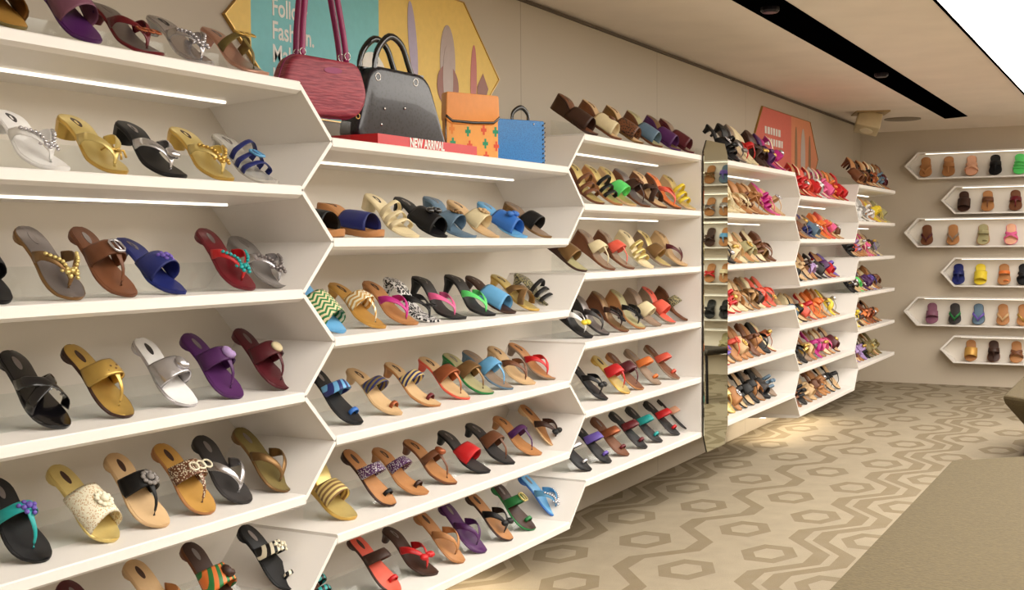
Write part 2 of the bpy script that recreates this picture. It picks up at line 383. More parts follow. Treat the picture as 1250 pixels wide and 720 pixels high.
# ------------------------------------------------------------------ benches
BENCH = bpy.data.materials.new('woven_upholstery'); BENCH.use_nodes = True
_nt = BENCH.node_tree; _b = _nt.nodes['Principled BSDF']; _e = MX(_nt)
_g = node(_nt, 'ShaderNodeNewGeometry'); _n = node(_nt, 'ShaderNodeTexNoise'); _n.inputs['Scale'].default_value = 190; _n.inputs['Detail'].default_value = 1
_mp = node(_nt, 'ShaderNodeMapping'); _mp.inputs['Scale'].default_value = (1, .45, 1)
_nt.links.new(_g.outputs['Position'], _mp.inputs[0]); _nt.links.new(_mp.outputs[0], _n.inputs['Vector'])
_x = node(_nt, 'ShaderNodeMix', data_type='RGBA'); _nt.links.new(_n.outputs['Fac'], _x.inputs[0])
_x.inputs[6].default_value = (*S2L((58, 48, 26)), 1); _x.inputs[7].default_value = (*S2L((96, 82, 51)), 1)
_nt.links.new(_x.outputs[2], _b.inputs['Base Color']); _b.inputs['Roughness'].default_value = .9
_bp = node(_nt, 'ShaderNodeBump'); _bp.inputs['Strength'].default_value = .5; _bp.inputs['Distance'].default_value = .003
_nt.links.new(_n.outputs['Fac'], _bp.inputs['Height']); _nt.links.new(_bp.outputs[0], _b.inputs['Normal'])
def bench(pts, ztop, label):
    cx = sum(p[0] for p in pts)/len(pts); cy = sum(p[1] for p in pts)/len(pts)
    def ring(s_, z, inset=0):
        out = []
        for x, y in pts:
            d = Vector((x-cx, y-cy)); L_ = d.length; d = d*((L_*s_-inset)/L_); out.append((d.x, d.y, z))
        return out
    root = empty('upholstered_bench', (cx, cy, 0), (0, 0, 0), label, 'bench', 'angular upholstered benches')
    MB().loft([ring(1, .03, .36), ring(1, .05, .35), ring(1, ztop-.05, .012), ring(1, ztop-.02, 0)]).build('body', BENCH, root)
    MB().loft([ring(1, ztop-.02, 0), ring(1, ztop-.006, .003), ring(1, ztop, .014)]).build('seat_top', BENCH, root)
    MB().loft([ring(1, 0, .42), ring(1, .03, .42)]).build('plinth', BLACKM, root)
    return root
bench([(1.9, .745), (5.2, .745), (5.9, 0.0), (5.2, -.745), (1.9, -.745), (1.2, 0)], .45, 'large olive beige bench filling the bottom right corner of the photo')
bench([(7.55, .80), (8.7, .80), (9.35, .1), (8.7, -.6), (7.55, -.6), (6.9, .1)], .45, 'smaller angular olive bench beyond, at the right edge of the photo')
so = empty('low_stool', (9.98, .62, 0), (0, 0, R(15)), 'low stool with dark seat and thin legs, seen only in the mirror', 'stool')
rbox('seat', -.2, .2, -.2, .2, .40, .45, .02, mat('dark_seat', (52, 44, 34), .7), so)
for sx in (-1, 1):
    for sy in (-1, 1): MB().tube([(sx*.16, sy*.16, .41), (sx*.18, sy*.18, 0)], .012).build('leg', mat('dark_lamp_metal', (38, 36, 44), .3, .6), so)
# ------------------------------------------------------------------ posters
def text_mesh(s, size, name, material, parent, loc, rot=(R(90), 0, 0), sx=1.0, bold=.0):
    c = bpy.data.curves.new(name, 'FONT'); c.body = s; c.size = size; c.extrude = .0008; c.offset = bold; c.space_line = .92
    o = bpy.data.objects.new(name+'_tmp', c); COL.objects.link(o); bpy.context.view_layer.update()
    me = bpy.data.meshes.new_from_object(o.evaluated_get(bpy.context.evaluated_depsgraph_get()))
    bpy.data.objects.remove(o, do_unlink=True); bpy.data.curves.remove(c)
    me.materials.clear(); me.materials.append(material)
    q = bpy.data.objects.new(name, me); COL.objects.link(q); q.parent = parent; q.location = loc; q.rotation_euler = rot; q.scale = (sx, 1, 1)
    return q
def clip_poly(pts, x0, x1):
    def cut(P, c, keep):
        out = []
        for i in range(len(P)):
            a, b = P[i], P[(i+1) % len(P)]; ia, ib = keep(a[0]), keep(b[0])
            if ia: out.append(a)
            if ia != ib: t = (c-a[0])/(b[0]-a[0]); out.append((c, a[1]+t*(b[1]-a[1])))
        return out
    return cut(cut(pts, x0, lambda v: v >= x0-1e-9), x1, lambda v: v <= x1+1e-9)
def poster(xc, zc, L, Hh, V_, cols, label, frame_m):
    root = empty('hexagonal_poster', (xc, WALLY, zc), (0, 0, 0), label, 'poster')
    root.scale = (1, .4, 1)
    P = [(-L/2, 0), (-L/2+V_, -Hh/2), (L/2-V_, -Hh/2), (L/2, 0), (L/2-V_, Hh/2), (-L/2+V_, Hh/2)]
    x = -L/2
    for (xe, c) in cols:
        MB().prism(clip_poly(P, x, xe), 'y', -.028, -.002).build('print', c, root); x = xe
    outer = [(a*1.006, b*1.014) for a, b in P]; inner = P
    V = [(a, y, b) for y in (-.038, -.002) for a, b in outer]+[(a, y, b) for y in (-.038, -.002) for a, b in inner]; F = []
    for a in range(6):
        c = (a+1) % 6; F += [(a, c, 6+c, 6+a), (12+a, 12+c, c, a), (12+a, 18+a, 18+c, 12+c), (18+a, 6+a, 6+c, 18+c)]
    link_mesh('frame', V, F, frame_m, root)
    return root
def fpt(name, pts, material, parent, y=-.031, th=.002):
    return MB().prism(pts, 'y', y-th/2, y+th/2).build(name, material, parent)
YEL = mat('poster_yellow', (240, 204, 106), .5); TEAL = mat('poster_teal', (122, 200, 206), .5); WT = mat('poster_white', (238, 236, 230), .5)
px0 = 3.84; pz = H0+.715
p1 = poster(px0, pz, 1.76, .56, .30, [(-.76, YEL), (-.04, TEAL), (.88, YEL)], 'yellow and teal hexagonal poster with sandals, behind the handbags', GOLDTRIM)
tx, tz = ray_y(337, 17, WALLY-.03)
text_mesh('Follow\nFashion.\nMake\nIt', .082, 'lettering', WT, p1, (tx-px0, -.030, tz-pz), sx=.84, bold=.0012)
def ellipse(cx, cz, a, b, n=28, rot=0, nar=0):
    out = []
    for i in range(n):
        t = 2*math.pi*i/n; x = a*math.cos(t)*(1+nar*math.sin(t)); z = b*math.sin(t)
        out.append((cx+x*math.cos(rot)-z*math.sin(rot), cz+x*math.sin(rot)+z*math.cos(rot)))
    return out
fpt('printed_circle', ellipse(-.09, -.16, .115, .15), WT, p1)
LIL = mat('print_lilac', (176, 164, 190), .4); PNK = mat('print_pinkbrown', (150, 92, 78), .4); TPE = mat('print_taupe', (178, 158, 150), .35); PNK2 = mat('print_rose', (196, 110, 104), .4)
fpt('printed_sandal', ellipse(.19, .06, .030, .16, rot=.12), LIL, p1)
fpt('printed_sandal', ellipse(.45, .02, .06, .15, nar=.0), TPE, p1)
fpt('printed_sandal', ellipse(.45, -.075, .085, .085), PNK, p1, y=-.0325)
fpt('printed_sandal', ellipse(.45, -.04, .04, .13), TPE, p1, y=-.034)
fpt('printed_sandal', ellipse(.66, -.03, .026, .15, rot=-.04), PNK2, p1)
fpt('printed_sandal', [(.69, -.16), (.76, -.10), (.785, -.05), (.74, .01), (.69, -.05)], PNK, p1, y=-.0325)
CORAL = mat('poster_coral', (222, 112, 98), .5); PEACH = mat('poster_peach', (230, 148, 108), .5)
p2 = poster(9.38, H0+.69, 1.86, .58, .26, [(.10, CORAL), (.93, PEACH)], 'coral red hexagonal poster with a silver sandal, on the wall above red shoes', GOLDTRIM)
for zz_, ww in ((.13, .42), (.05, .46), (-.04, .40)):
    x = -.62
    n_ = 0
    while x < -.62+ww:
        w_ = (.045, .06, .04, .052)[n_ % 4]; fpt('printed_mark', [(x, zz_-.026), (x+w_, zz_-.026), (x+w_, zz_+.026), (x, zz_+.026)], WT, p2); x += w_+.022; n_ += 1
fpt('printed_sandal', ellipse(.45, -.02, .07, .24), mat('print_silver', (206, 192, 184), .3), p2)
fpt('printed_sandal', ellipse(.24, -.02, .035, .24), mat('print_olive', (150, 116, 84), .4), p2)
fpt('printed_sandal', ellipse(.66, -.04, .035, .22), mat('print_olive', (150, 116, 84), .4), p2)

# ------------------------------------------------------------------ handbags on the second bay
ZT = zk(.5)+.012
def outline_bag(name, pts, y0, y1, material, parent, bev=.02):
    cx = sum(p[0] for p in pts)/len(pts); cz = sum(p[1] for p in pts)/len(pts)
    def ring(y, ins):
        out = []
        for x, z in pts:
            d = Vector((x-cx, z-cz)); d *= max(0., 1-ins/d.length); out.append((cx+d.x, y, cz+d.y))
        return out
    rs = [ring(y0, bev), ring(y0+bev*.12, bev*.5), ring(y0+bev*.4, bev*.16), ring(y0+bev, 0), ring(y1-bev, 0), ring(y1-bev*.4, bev*.16), ring(y1-bev*.12, bev*.5), ring(y1, bev)]
    return MB().loft(rs).build(name, material, parent, True, 50)
def round_pts(pts, r, n=6):
    out = []; m_ = len(pts)
    for i in range(m_):
        p, a, b = Vector(pts[i]), Vector(pts[i-1]), Vector(pts[(i+1) % m_])
        rr = r[i] if isinstance(r, (list, tuple)) else r
        u = (a-p).normalized()*rr; v = (b-p).normalized()*rr
        for j in range(n+1):
            t = j/n; q = (p+u)*(1-t)**2+p*2*t*(1-t)+(p+v)*t*t; out.append((q.x, q.y))
    return out
def ring_pts(c, r, n=14, axis='y'):
    return [(c[0]+r*math.cos(2*math.pi*i/n), c[1], c[2]+r*math.sin(2*math.pi*i/n)) if axis == 'y' else (c[0], c[1]+r*math.cos(2*math.pi*i/n), c[2]+r*math.sin(2*math.pi*i/n)) for i in range(n)]
SILV = mat('silver_metal', (200, 198, 196), .22, 1)
def wrinkle(name, c1, c2, sx, sz, rough=.45, metal=0.):
    M = bpy.data.materials.new(name); M.use_nodes = True; nt = M.node_tree; b = nt.nodes['Principled BSDF']
    tc = node(nt, 'ShaderNodeTexCoord'); mp = node(nt, 'ShaderNodeMapping'); mp.inputs['Scale'].default_value = (sx, 10, sz)
    n = node(nt, 'ShaderNodeTexNoise'); n.inputs['Scale'].default_value = 1; n.inputs['Detail'].default_value = 3
    nt.links.new(tc.outputs['Object'], mp.inputs[0]); nt.links.new(mp.outputs[0], n.inputs['Vector'])
    r_ = node(nt, 'ShaderNodeValToRGB'); r_.color_ramp.elements[0].position = .38; r_.color_ramp.elements[1].position = .62
    r_.color_ramp.elements[0].color = (*S2L(c1), 1); r_.color_ramp.elements[1].color = (*S2L(c2), 1)
    nt.links.new(n.outputs['Fac'], r_.inputs[0]); nt.links.new(r_.outputs[0], b.inputs['Base Color'])
    bp = node(nt, 'ShaderNodeBump'); bp.inputs['Strength'].default_value = .5; bp.inputs['Distance'].default_value = .004
    nt.links.new(n.outputs['Fac'], bp.inputs['Height']); nt.links.new(bp.outputs[0], b.inputs['Normal'])
    b.inputs['Roughness'].default_value = rough; b.inputs['Metallic'].default_value = metal; return M
# crimson bowling bag
ab = MB().box(2.82, 3.05, 2.16, 2.30, ZT, ZT+.068).build('acrylic_block', ACRYL); tag(ab, 'clear acrylic block under the crimson handbag', 'display block')
rb = empty('handbag', (3.00, 2.23, ZT+.0685), (0, 0, 0), 'crimson textured handbag with tall looped handles, left end of bag shelf', 'handbag', 'handbags on top of the shelving')
CRIM = wrinkle('crimson_grain', (132, 42, 62), (166, 70, 82), 14, 120); PURP = mat('raspberry_leather', (150, 30, 92), .35)
ol = round_pts([(-.255, .075), (.19, .075), (.255, .17), (.20, .325), (-.20, .345), (-.255, .23)], [.05, .05, .06, .06, .06, .05])
body = outline_bag('body', [(x, z-.055) for x, z in ol], -.075, .085, CRIM, rb, .03)
MB().tube([(x*1.0, .0, z-.055) for x, z in ol], .006, 6, True).build('piping', PURP, rb, True)
fpt('logo_patch', ellipse(.03, .225, .055, .014), PURP, rb, y=-.078)
for yy in (-.03, .035):
    for sx in (-1,):
        P = [(-.13, yy, .285), (-.125, yy, .33), (-.115, yy, .46), (-.08, yy, .66), (.0, yy, .76), (.06, yy, .66), (.11, yy, .46), (.135, yy, .33), (.14, yy, .275)]
        MB().tube(catmull(P, 30), .017, 8).build('handle', PURP, rb, True)
    for x in (-.13, .14): MB().tube(ring_pts((x, yy-.012, .30), .017), .0035, 6, True).build('handle_ring', SILV, rb, True)
for x in (-.215, -.20): MB().tube(ring_pts((.19, -.06, .03+.0*x), .012), .003, 6, True).build('zip_ring', GOLDTRIM, rb, True); break
rb.scale = (.57, .55, .66); rb.rotation_euler = (0, 0, R(-22))
# black embossed bag
bb = empty('handbag', (3.41, 2.25, ZT+.008), (0, 0, R(-4)), 'black embossed trapezoid handbag with short dark handles, beside the crimson bag', 'handbag', 'handbags on top of the shelving')
BLK = two_tone('embossed_black', (34, 33, 42), (12, 11, 16), 'spots', 75, .3, 0., .25)
BLKP = mat('black_patent', (14, 13, 16), .2, coat=.5)
ol = round_pts([(-.26, .0), (.29, .0), (.17, .265), (-.17, .275)], [.05, .02, .07, .06])
outline_bag('body', [(x, z+.033) for x, z in ol], -.08, .09, BLK, bb, .02)
MB().box(-.19, .20, -.004, .014, .288, .305).build('zip_band', BLKP, bb)
for yy, dz in ((-.06, 0), (.065, .01)):
    P = [(-.13, yy, .22), (-.14, yy, .30), (-.12, yy, .37), (-.05, yy, .425), (.02, yy, .40), (.06, yy, .33), (.09, yy, .27), (.09, yy, .22)]
    MB().tube(catmull(P, 26), .014, 8).build('handle', BLKP, bb, True)
    for x in (-.135, .09): MB().tube(ring_pts((x, yy-.02, .265), .014), .003, 6, True).build('handle_ring', SILV, bb, True)
for x, z in ((-.10, .15), (-.12, .09), (.02, .16)): MB().ball((x, -.083, z), .006).build('stud', SILV, bb, True)
bb.scale = (.79, .55, .86); bb.rotation_euler = (0, 0, R(-10))
# red NEW ARRIVAL block
ns = empty('sign_block', (3.35, YF+.065, ZT), (0, 0, 0), 'long red sign block reading NEW ARRIVAL, beneath the black handbag', 'sign')
REDM = mat('sign_red', (196, 22, 30), .35)
MB().box(-.28, .32, -.045, .34, 0, .032).build('block', REDM, ns)
text_mesh('NEW ARRIVAL', .040, 'lettering', WT, ns, (ray_y(500, 172, YF+.02)[0]-3.35, -.046, .004), sx=.80, bold=.0008)
# orange pouch
ob = empty('handbag', (3.845, 2.20, ZT), (0, 0, 0), 'orange pouch bag with green and red crosses and a folded flap', 'handbag', 'handbags on top of the shelving')
ORG = mat('orange_canvas', (242, 168, 84), .6, bump=.2); ORG2 = mat('orange_leather', (240, 152, 66), .4)
outline_bag('body', round_pts([(-.165, 0), (.165, 0), (.165, .19), (-.165, .19)], .015), -.045, .05, ORG, ob, .012)
outline_bag('flap', round_pts([(-.17, .135), (-.13, .122), (.13, .122), (.17, .14), (.165, .225), (-.165, .232)], .012), -.058, .052, ORG2, ob, .008)
MB().tube([(-.17, -.058, .150), (-.13, -.060, .132), (0, -.060, .128), (.13, -.060, .130), (.17, -.058, .150)], .005, 6).build('flap_edging', BLKP, ob, True)
MB().tube([(-.166, -.046, .002), (-.168, -.046, .14)], .004, 6).build('side_edging', BLKP, ob, True)
CG = mat('cross_green', (36, 150, 106), .6); CR = mat('cross_red', (226, 84, 50), .6); CO = mat('cross_amber', (232, 136, 50), .6)
for x, z, c in ((-.13, .105, CO), (-.03, .098, CG), (.07, .105, CR), (.145, .10, CG), (-.125, .058, CG), (-.02, .05, CR), (.08, .058, CG), (.15, .05, CR), (-.11, .015, CR), (-.02, .012, CG), (.085, .014, CR)):
    a, bq = .017, .006; q = MB(); 
    q.prism([(x-a, z-bq), (x+a, z-bq), (x+a, z+bq), (x-a, z+bq)], 'y', -.0468, -.0462); q.prism([(x-bq, z-a), (x+bq, z-a), (x+bq, z+a), (x-bq, z+a)], 'y', -.0470, -.0464)
    q.build('printed_cross', c, ob)
ob.scale = (.62, .42, 1.03); ob.rotation_euler = (0, 0, R(-36))
# blue tote
tb = empty('handbag', (4.20, 2.20, ZT), (0, 0, 0), 'small blue tote with black laced side, right end of the bag shelf', 'handbag', 'handbags on top of the shelving')
BLU = two_tone('blue_weave', (38, 118, 184), (30, 98, 160), 'spots', 180, .5)
outline_bag('body', round_pts([(-.19, 0), (.19, 0), (.185, .175), (-.19, .172)], .008), -.04, .04, BLU, tb, .006)
MB().tube(catmull([(-.05, -.02, .165), (-.04, -.02, .20), (.02, -.02, .222), (.07, -.02, .20), (.075, -.02, .165)], 18), .010, 8).build('handle', BLKP, tb, True)
lz = MB()
for i in range(9): z = .012+i*.018; lz.tube([(.168, -.043, z), (.198, -.03, z+.012), (.198, .03, z+.004)], .0035, 5)
lz.build('side_lacing', BLKP, tb, True); MB().ball((.10, -.043, .16), .005).build('stud', SILV, tb, True)
tb.scale = (.66, .6, 1); tb.rotation_euler = (0, 0, R(-22))
# ------------------------------------------------------------------ shoes
PAL = {  # name: (rgb, metallic, roughness)
 'black': ((13, 12, 14), 0, .5), 'black patent': ((10, 9, 12), 0, .12), 'dark brown': ((62, 38, 28), 0, .45), 'brown': ((112, 68, 42), 0, .45),
 'tan': ((178, 124, 76), 0, .5), 'beige': ((206, 172, 128), 0, .5), 'cream': ((224, 208, 168), 0, .5), 'white': ((232, 230, 228), 0, .35),
 'gold': ((212, 176, 96), .75, .32), 'pale gold': ((222, 200, 130), .6, .35), 'silver': ((206, 204, 208), .85, .25), 'pewter': ((140, 132, 130), .7, .35),
 'rose gold': ((214, 168, 148), .7, .28), 'bronze': ((136, 104, 66), .6, .38), 'copper': ((168, 96, 62), .6, .35), 'grey': ((136, 130, 126), 0, .5),
 'dark grey': ((50, 46, 45), 0, .5), 'olive': ((120, 104, 58), 0, .5), 'purple': ((78, 34, 88), 0, .4), 'violet': ((110, 88, 178), 0, .4), 'lilac': ((168, 140, 190), 0, .45),
 'burgundy': ((104, 26, 34), 0, .3), 'red': ((196, 30, 34), 0, .35), 'coral': ((222, 92, 72), 0, .4), 'orange': ((226, 122, 56), 0, .45), 'pink': ((226, 96, 148), 0, .35),
 'magenta': ((186, 38, 128), 0, .35), 'navy': ((32, 40, 104), 0, .45), 'blue': ((52, 110, 190), 0, .4), 'sky blue': ((104, 168, 214), 0, .4), 'slate blue': ((96, 120, 140), 0, .45),
 'teal': ((34, 160, 158), 0, .4), 'green': ((40, 120, 62), 0, .4), 'lime green': ((96, 214, 112), 0, .4), 'yellow': ((232, 206, 60), 0, .4), 'khaki': ((168, 160, 118), 0, .5),
 'maroon': ((84, 26, 34), 0, .35), 'taupe': ((142, 120, 100), 0, .45), 'mauve': ((132, 84, 104), 0, .45), 'peach': ((232, 176, 144), 0, .45), 'ivory': ((238, 230, 205), 0, .4),
 'clear': ((196, 192, 184), .2, .12), 'mustard': ((202, 154, 78), .35, .4),
}
PATS = {'leopard': ('brown', 'black', 'spots', 130), 'zebra': ('white', 'black', 'snake', 110), 'green chevron': ('green', 'cream', 'chevron', 420), 'gold chevron': ('mustard', 'ivory', 'chevron', 420),
 'snakeskin': ('khaki', 'dark grey', 'snake', 160), 'blue striped': ('navy', 'sky blue', 'stripes', 300), 'olive striped': ('olive', 'navy', 'bands', 420), 'navy striped': ('navy', 'pale gold', 'bands', 420),
 'beaded': ('brown', 'ivory', 'spots', 190), 'rainbow striped': ('green', 'orange', 'stripes', 330), 'purple beaded': ('purple', 'silver', 'spots', 200), 'white beaded': ('ivory', 'black', 'stripes', 420),
 'woven gold': ('pale gold', 'bronze', 'bands', 420), 'floral': ('magenta', 'yellow', 'snake', 120), 'lace': ('ivory', 'beige', 'spots', 230), 'teal striped': ('teal', 'black', 'stripes', 330)}
def smat(c):
    if c in PATS:
        a, b, k, s = PATS[c]; return two_tone('shoe_'+c.replace(' ', '_'), PAL[a][0], PAL[b][0], k, s, .4, .2 if 'gold' in c else 0)
    rgb, me, ro = PAL[c]
    return mat('shoe_'+c.replace(' ', '_'), rgb, ro, me, bump=.12 if me else .2, bscale=420, spec=.35, coat=.6 if 'patent' in c else 0)
SW = ([0, .015, .045, .10, .18, .28, .40, .52, .63, .73, .82, .90, .955, .985, 1.0])
SHP = {'round': [.004, .015, .024, .0295, .0315, .0305, .0300, .0335, .0380, .0410, .0395, .0325, .0225, .0130, .003],
       'point': [.004, .015, .024, .0290, .0310, .0295, .0290, .0330, .0380, .0395, .0350, .0255, .0150, .0080, .003]}
L = .243
def smooth(t): t = max(0., min(1., t)); return t*t*(3-2*t)
class Shoe:
    def __init__(s, heel, shape='round', side=1):
        s.H = {'flat': .008, 'low': .012, 'kitten': .036, 'block': .038, 'stiletto': .074, 'wedge': .058, 'lowwedge': .034, 'platform': .062}[heel]
        s.heel = heel; s.t = {'platform': .020, 'wedge': .010}.get(heel, .008); s.w = SHP[shape]; s.side = side
    def wd(s, u): return 1.2*float(np.interp(u, SW, s.w))
    def cy(s, u): return s.side*.006*math.sin(math.pi*(u-.15)*1.1)*(1 if u > .15 else 0)
    def zc(s, u):
        return s.H*(1-smooth((u-.16)/.52))+.010*max(0, (u-.84)/.16)**2
    def top(s, u): return s.zc(u)+s.t
    def P(s, u, v, h): return Vector((u*L-L, s.cy(u)+v*s.wd(u), s.top(u)+h))
    def N(s, p, u): a = Vector((u*L-L, s.cy(u), s.top(u)+.006)); d = p-a; return d.normalized() if d.length > 1e-5 else Vector((0, 0, 1))
STA = sorted(set([0, .012, .035, .07, .11, .16, .22, .28, .34, .40, .46, .52, .58, .64, .70, .76, .81, .86, .90, .935, .965, .985, 1.0]))
def sole_mesh(sh, bottom=None, t=None, s0=0, s1=1., scale=1.):
    rings = []
    for u in STA:
        if u < s0 or u > s1: continue
        w = sh.wd(u)*scale; c = sh.cy(u); z0 = sh.zc(u) if bottom is None else bottom(u); z1 = sh.zc(u)+(sh.t if t is None else t); x = u*L-L
        e = min(.002, (z1-z0)*.3)
        rings.append([(x, c-w, z0+e), (x, c-w, z1-e), (x, c-w*.95, z1), (x, c, z1), (x, c+w*.95, z1), (x, c+w, z1-e), (x, c+w, z0+e), (x, c+w*.93, z0), (x, c, z0), (x, c-w*.93, z0)])
    return MB().loft(rings)
def ribbon(sh, pts, width, th=.0032, n=12):
    """strap through control points (u, v, h); width number or list per control point"""
    C = catmull([sh.P(*p) for p in pts], n); us = catmull([(p[0], 0, 0) for p in pts], n)
    wl = width if isinstance(width, (list, tuple)) else [width]*len(pts)
    rings = []
    for i, p in enumerate(C):
        t = (C[min(i+1, n)]-C[max(i-1, 0)]).normalized(); N = sh.N(p, us[i].x); Wd = t.cross(N)
        Wd = Wd.normalized() if Wd.length > 1e-4 else Vector((1, 0, 0)); N = Wd.cross(t).normalized()
        a = float(np.interp(i/n*(len(pts)-1), range(len(pts)), wl))/2
        rings.append([p-Wd*a, p-Wd*a*.8+N*th*.5, p+N*th*.9, p+Wd*a*.8+N*th*.5, p+Wd*a, p+Wd*a*.8-N*th*.5, p-N*th*.3, p-Wd*a*.8-N*th*.5])
    return MB().loft(rings)
class Big(MB):
    def __init__(s, c, k=1.45): super().__init__(); s.c = c; s.k = k
    def add(s, V, F): return super().add([s.c+(Vector(v)-s.c)*s.k for v in V], F)
def ornament(sh, kind, u, v, h, parent, m_, m2):
    c = sh.P(u, v, h); q = Big(c); nm = {'jewels': 'jewels', 'studs': 'studs', 'flower': 'flower', 'buckle': 'buckle', 'bow': 'bow', 'disc': 'disc', 'rings': 'ring_ornament', 'pearls': 'pearls', 'knot': 'knot', 'tassel': 'tassel'}[kind]
    if kind in ('jewels', 'pearls'):
        rr = .0052 if kind == 'jewels' else .0042
        for i in range(9):
            a = i*2.4; d = .0045*math.sqrt(i); q.ball(c+Vector((d*math.cos(a), d*math.sin(a)*1.2, .004-d*.35)), rr*(1-.03*i), (1, 1, .8), 6, 4)
    elif kind == 'flower':
        for i in range(10):
            a = i*math.pi/5; q.ball(c+Vector((.0125*math.cos(a), .0125*math.sin(a), .003)), .0052, (1, 1, .5), 6, 4)
        q.ball(c+Vector((0, 0, .005)), .0075, (1, 1, .6))
    elif kind == 'buckle':
        P = [c+Vector((a*.013, b*.011, .004)) for a, b in ((-1, -.6), (-1, .6), (-.6, 1), (.6, 1), (1, .6), (1, -.6), (.6, -1), (-.6, -1))]; q.tube(P, .0024, 6, True); q.tube([c+Vector((-.012, 0, .005)), c+Vector((.012, 0, .005))], .0018, 5)
    elif kind == 'rings':
        for dy in (-.013, 0.004, .019): q.tube([c+Vector((.009*math.cos(i*math.pi/5), dy+.009*math.sin(i*math.pi/5), .005)) for i in range(10)], .0018, 5, True)
    elif kind == 'bow':
        for s_ in (-1, 1): q.ball(c+Vector((0, s_*.015, .006)), .013, (.75, 1, .55), 8, 6)
        q.ball(c+Vector((0, 0, .008)), .007, (1, .8, 1))
    elif kind == 'knot':
        q.ball(c+Vector((0, 0, .004)), .012, (1.2, .8, .7), 8, 6); q.ball(c+Vector((.006, .006, .004)), .008, (1, 1, .8), 8, 5)
    elif kind == 'disc':
        q.loft([[c+Vector((.012*r_*math.cos(i*math.pi/6), .012*r_*math.sin(i*math.pi/6), z)) for i in range(12)] for r_, z in ((1, 0), (1, .005), (.7, .008))])
    elif kind == 'studs':
        q.k = 1
        for i in range(9):
            vv = -.9+1.8*i/8; q.ball(sh.P(u+.02*math.cos(i*3.14), vv, h*math.sqrt(max(0, 1-vv*vv*.95))+.002), .0036, (1, 1, .8), 6, 4)
    elif kind == 'tassel':
        for i in range(5): q.tube([c, c+Vector((.012*math.cos(i), .012*math.sin(i), .004)), c+Vector((.02*math.cos(i), .02*math.sin(i), -.006))], .002, 5)
    o = q.build(nm, m_, parent, True); return o
KINDN = {'band': 'band slipper', 'thong': 'thong sandal', 'ttoe': 'T-strap sandal', 'ring': 'toe-ring sandal', 'cross': 'cross-strap sandal', 'multi': 'strappy sandal', 'mule': 'covered mule', 'side': 'wide T-strap sandal', 'bowtop': 'strap sandal'}
HEELN = {'flat': 'flat', 'low': 'low', 'kitten': 'kitten-heel', 'block': 'block-heel', 'stiletto': 'high-heel', 'wedge': 'wedge', 'lowwedge': 'low-wedge', 'platform': 'platform'}
